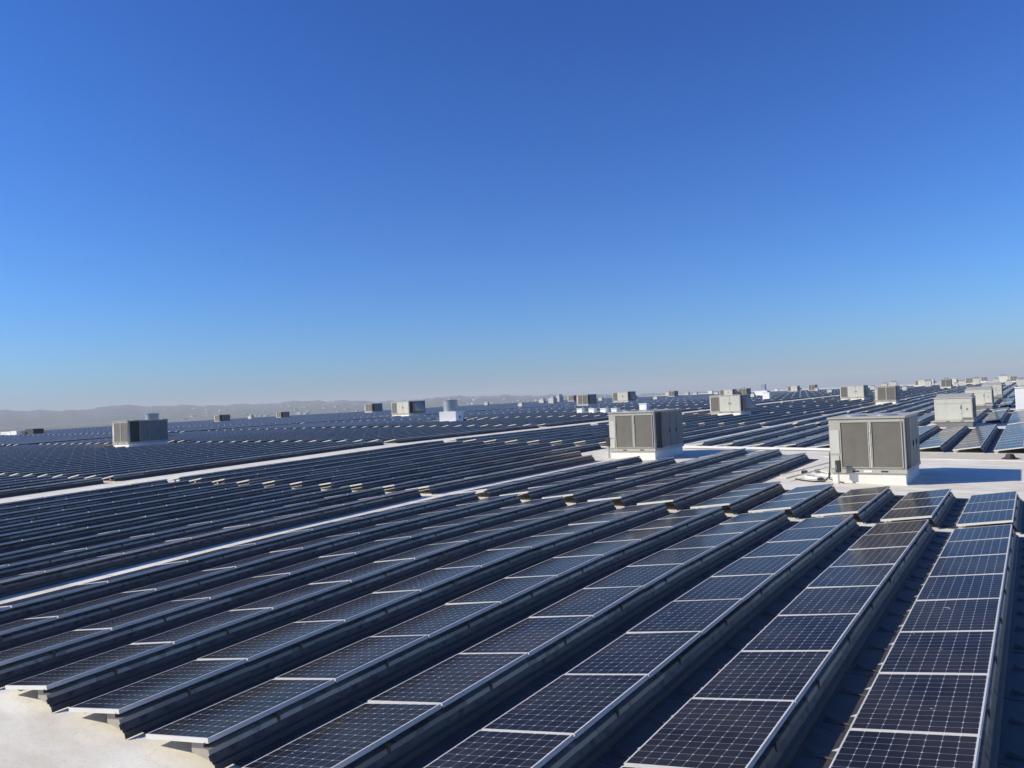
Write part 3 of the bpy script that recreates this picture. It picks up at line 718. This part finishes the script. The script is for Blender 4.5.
g = b.build('ground', terrain_material('ground_mix', (.16, .15, .13), (.07, .08, .05), .004)); tag(g, kind='structure')
# hills: ridge line heights by bearing (image column -> pixels above the true horizon)
crest = [(-300, 16), (-120, 15), (0, 13), (40, 11.5), (60, 9.5), (90, 11), (110, 12.5), (160, 10.5), (200, 9), (225, 8.5), (260, 8), (290, 9), (320, 8.8), (370, 6.0), (410, 4.5), (425, 6.5),
         (480, 6.2), (520, 5), (560, 3.5), (600, 2.0), (640, 1.2), (700, .5), (760, 0.0), (1100, 0)]
cu_, ch_ = np.array(crest).T
def bearing_u(az): return 512 - F_PX*math.tan(az-YAW)
def fbm(x, y):
    s_ = 0
    for k, a in ((.9, 1), (2.1, .6), (4.7, .45), (9.3, .3)):
        s_ += a*(math.sin(x*k+1.3*math.sin(y*k*.7+k))*math.cos(y*k*1.1+.8*math.sin(x*k*.9)))
    return s_
azs = np.linspace(YAW-.45, YAW+.85, 260); rs = np.linspace(3300, 7600, 44)
V, Fc = [], []
for a in azs:
    u_ = bearing_u(a) if abs(a-YAW) < 1.3 else -3000
    top = np.interp(u_, cu_, ch_)
    for q, r_ in enumerate(rs):
        t = (r_-3300)/2700.0
        prof = math.sin(min(t, 1)*math.pi/2)**1.3 if t < 1 else max(0, 1-(t-1)*.9)
        hh = max(0, top + .5*math.sin(a*97) + .4*math.sin(a*211+1) + .25*math.sin(a*433))/F_PX*6000*math.cos(min(abs(a-YAW), 1.0))*1.02 + 14.5*(top > .3)
        x, y = r_*math.cos(a), r_*math.sin(a)
        n_ = fbm(x/900, y/900)
        h_ = hh*prof*(1 + .34*n_*max(.06, 1-t*1.15)) 
        V.append((x, y, -13.2 + max(0, h_)))
nr_ = len(rs)
for i in range(len(azs)-1):
    for j in range(nr_-1): Fc.append((i*nr_+j, i*nr_+j+1, (i+1)*nr_+j+1, (i+1)*nr_+j))
me = bpy.data.meshes.new('hills'); me.from_pydata(V, [], Fc); me.polygons.foreach_set('use_smooth', [True]*len(Fc))
me.materials.append(terrain_material('hill_scrub', (.08, .10, .085), (.045, .062, .052), .006))
hills = bpy.data.objects.new('hills', me); C.objects.link(hills); tag(hills, kind='structure')
me.update()
from mathutils.bvhtree import BVHTree
bvh = BVHTree.FromPolygons([Vector(v) for v in V], Fc)
def ground_z(x, y):
    h = bvh.ray_cast(Vector((x, y, 900)), Vector((0, 0, -1)))
    return max(-12.6, h[0].z) if h[0] is not None else -12.6
house = None
def house_at(x, y, s, rz):
    global house
    if house is None:
        house = empty('house')
        tag(house, 'tiny pale house far off on the hazy hills', 'house', 'houses on the hazy hills')
        b = MB(); b.box(-9, 9, -6, 6, -3, 6); b.build('wall', M['white'], house)
        b = MB(); b.prism([(-6.6, 6.02), (6.6, 6.02), (0, 9.5)], -9.5, 9.5); b.build('roof', mat('house_roof', (.45, .40, .35), .8), house)
        o = house
    else:
        o = house.copy(); C.objects.link(o)
        for ch in list(house.children):
            c = ch.copy(); C.objects.link(c); c.parent = o
    o.location = (x, y, ground_z(x, y)); o.scale = (s, s, s); o.rotation_euler = (0, 0, rz)
for k in range(70):
    while True:
        u_ = rng.uniform(0, 1)
        px = rng.choice([rng.normal(345, 55), rng.normal(475, 30), rng.normal(195, 14), rng.uniform(20, 560), rng.normal(540, 40)])
        if -5 < px < 610: break
    a = YAW - math.atan((px-512)/F_PX); r_ = rng.uniform(3500, 5900)
    house_at(r_*math.cos(a), r_*math.sin(a), rng.uniform(.35, .8), rng.uniform(0, 3.1))
# low town between the warehouse and the hills, far too small to count
tb = MB()
for k in range(260):
    px = rng.uniform(150, 1080); a = YAW - math.atan((px-512)/F_PX); r_ = rng.uniform(2600, 5200)
    x, y = r_*math.cos(a), r_*math.sin(a); wd, dp, hh = rng.uniform(6, 24), rng.uniform(6, 20), rng.uniform(3, 8)
    z = ground_z(x, y); tb.box(x-wd/2, x+wd/2, y-dp/2, y+dp/2, z-2, z+hh)
o = bpy.data.objects.new('distant_town', tb.mesh('distant_town', mat('town_walls', (.26, .25, .23), .8, noise=.5, nscale=.01), fix=False)); C.objects.link(o)
tag(o, 'hazy mass of tiny pale buildings below the hills', 'town', kind='stuff')

# ------------------------------------------------------------------ haze
b = MB(); b.box(-9600, 9600, -9600, 9600, -14, 150)
hz = b.build('haze', None or mat('haze_air', (1, 1, 1)))
hm = hz.data.materials[0]; n = hm.node_tree; n.nodes.clear()
ou = n.nodes.new('ShaderNodeOutputMaterial'); pv = n.nodes.new('ShaderNodeVolumePrincipled')
pv.inputs['Color'].default_value = (.93, .95, .94, 1); pv.inputs['Density'].default_value = 1.9e-4; pv.inputs['Anisotropy'].default_value = 0.0
n.links.new(pv.outputs[0], ou.inputs['Volume'])
tag(hz, 'pale haze in the air', 'haze', kind='stuff')
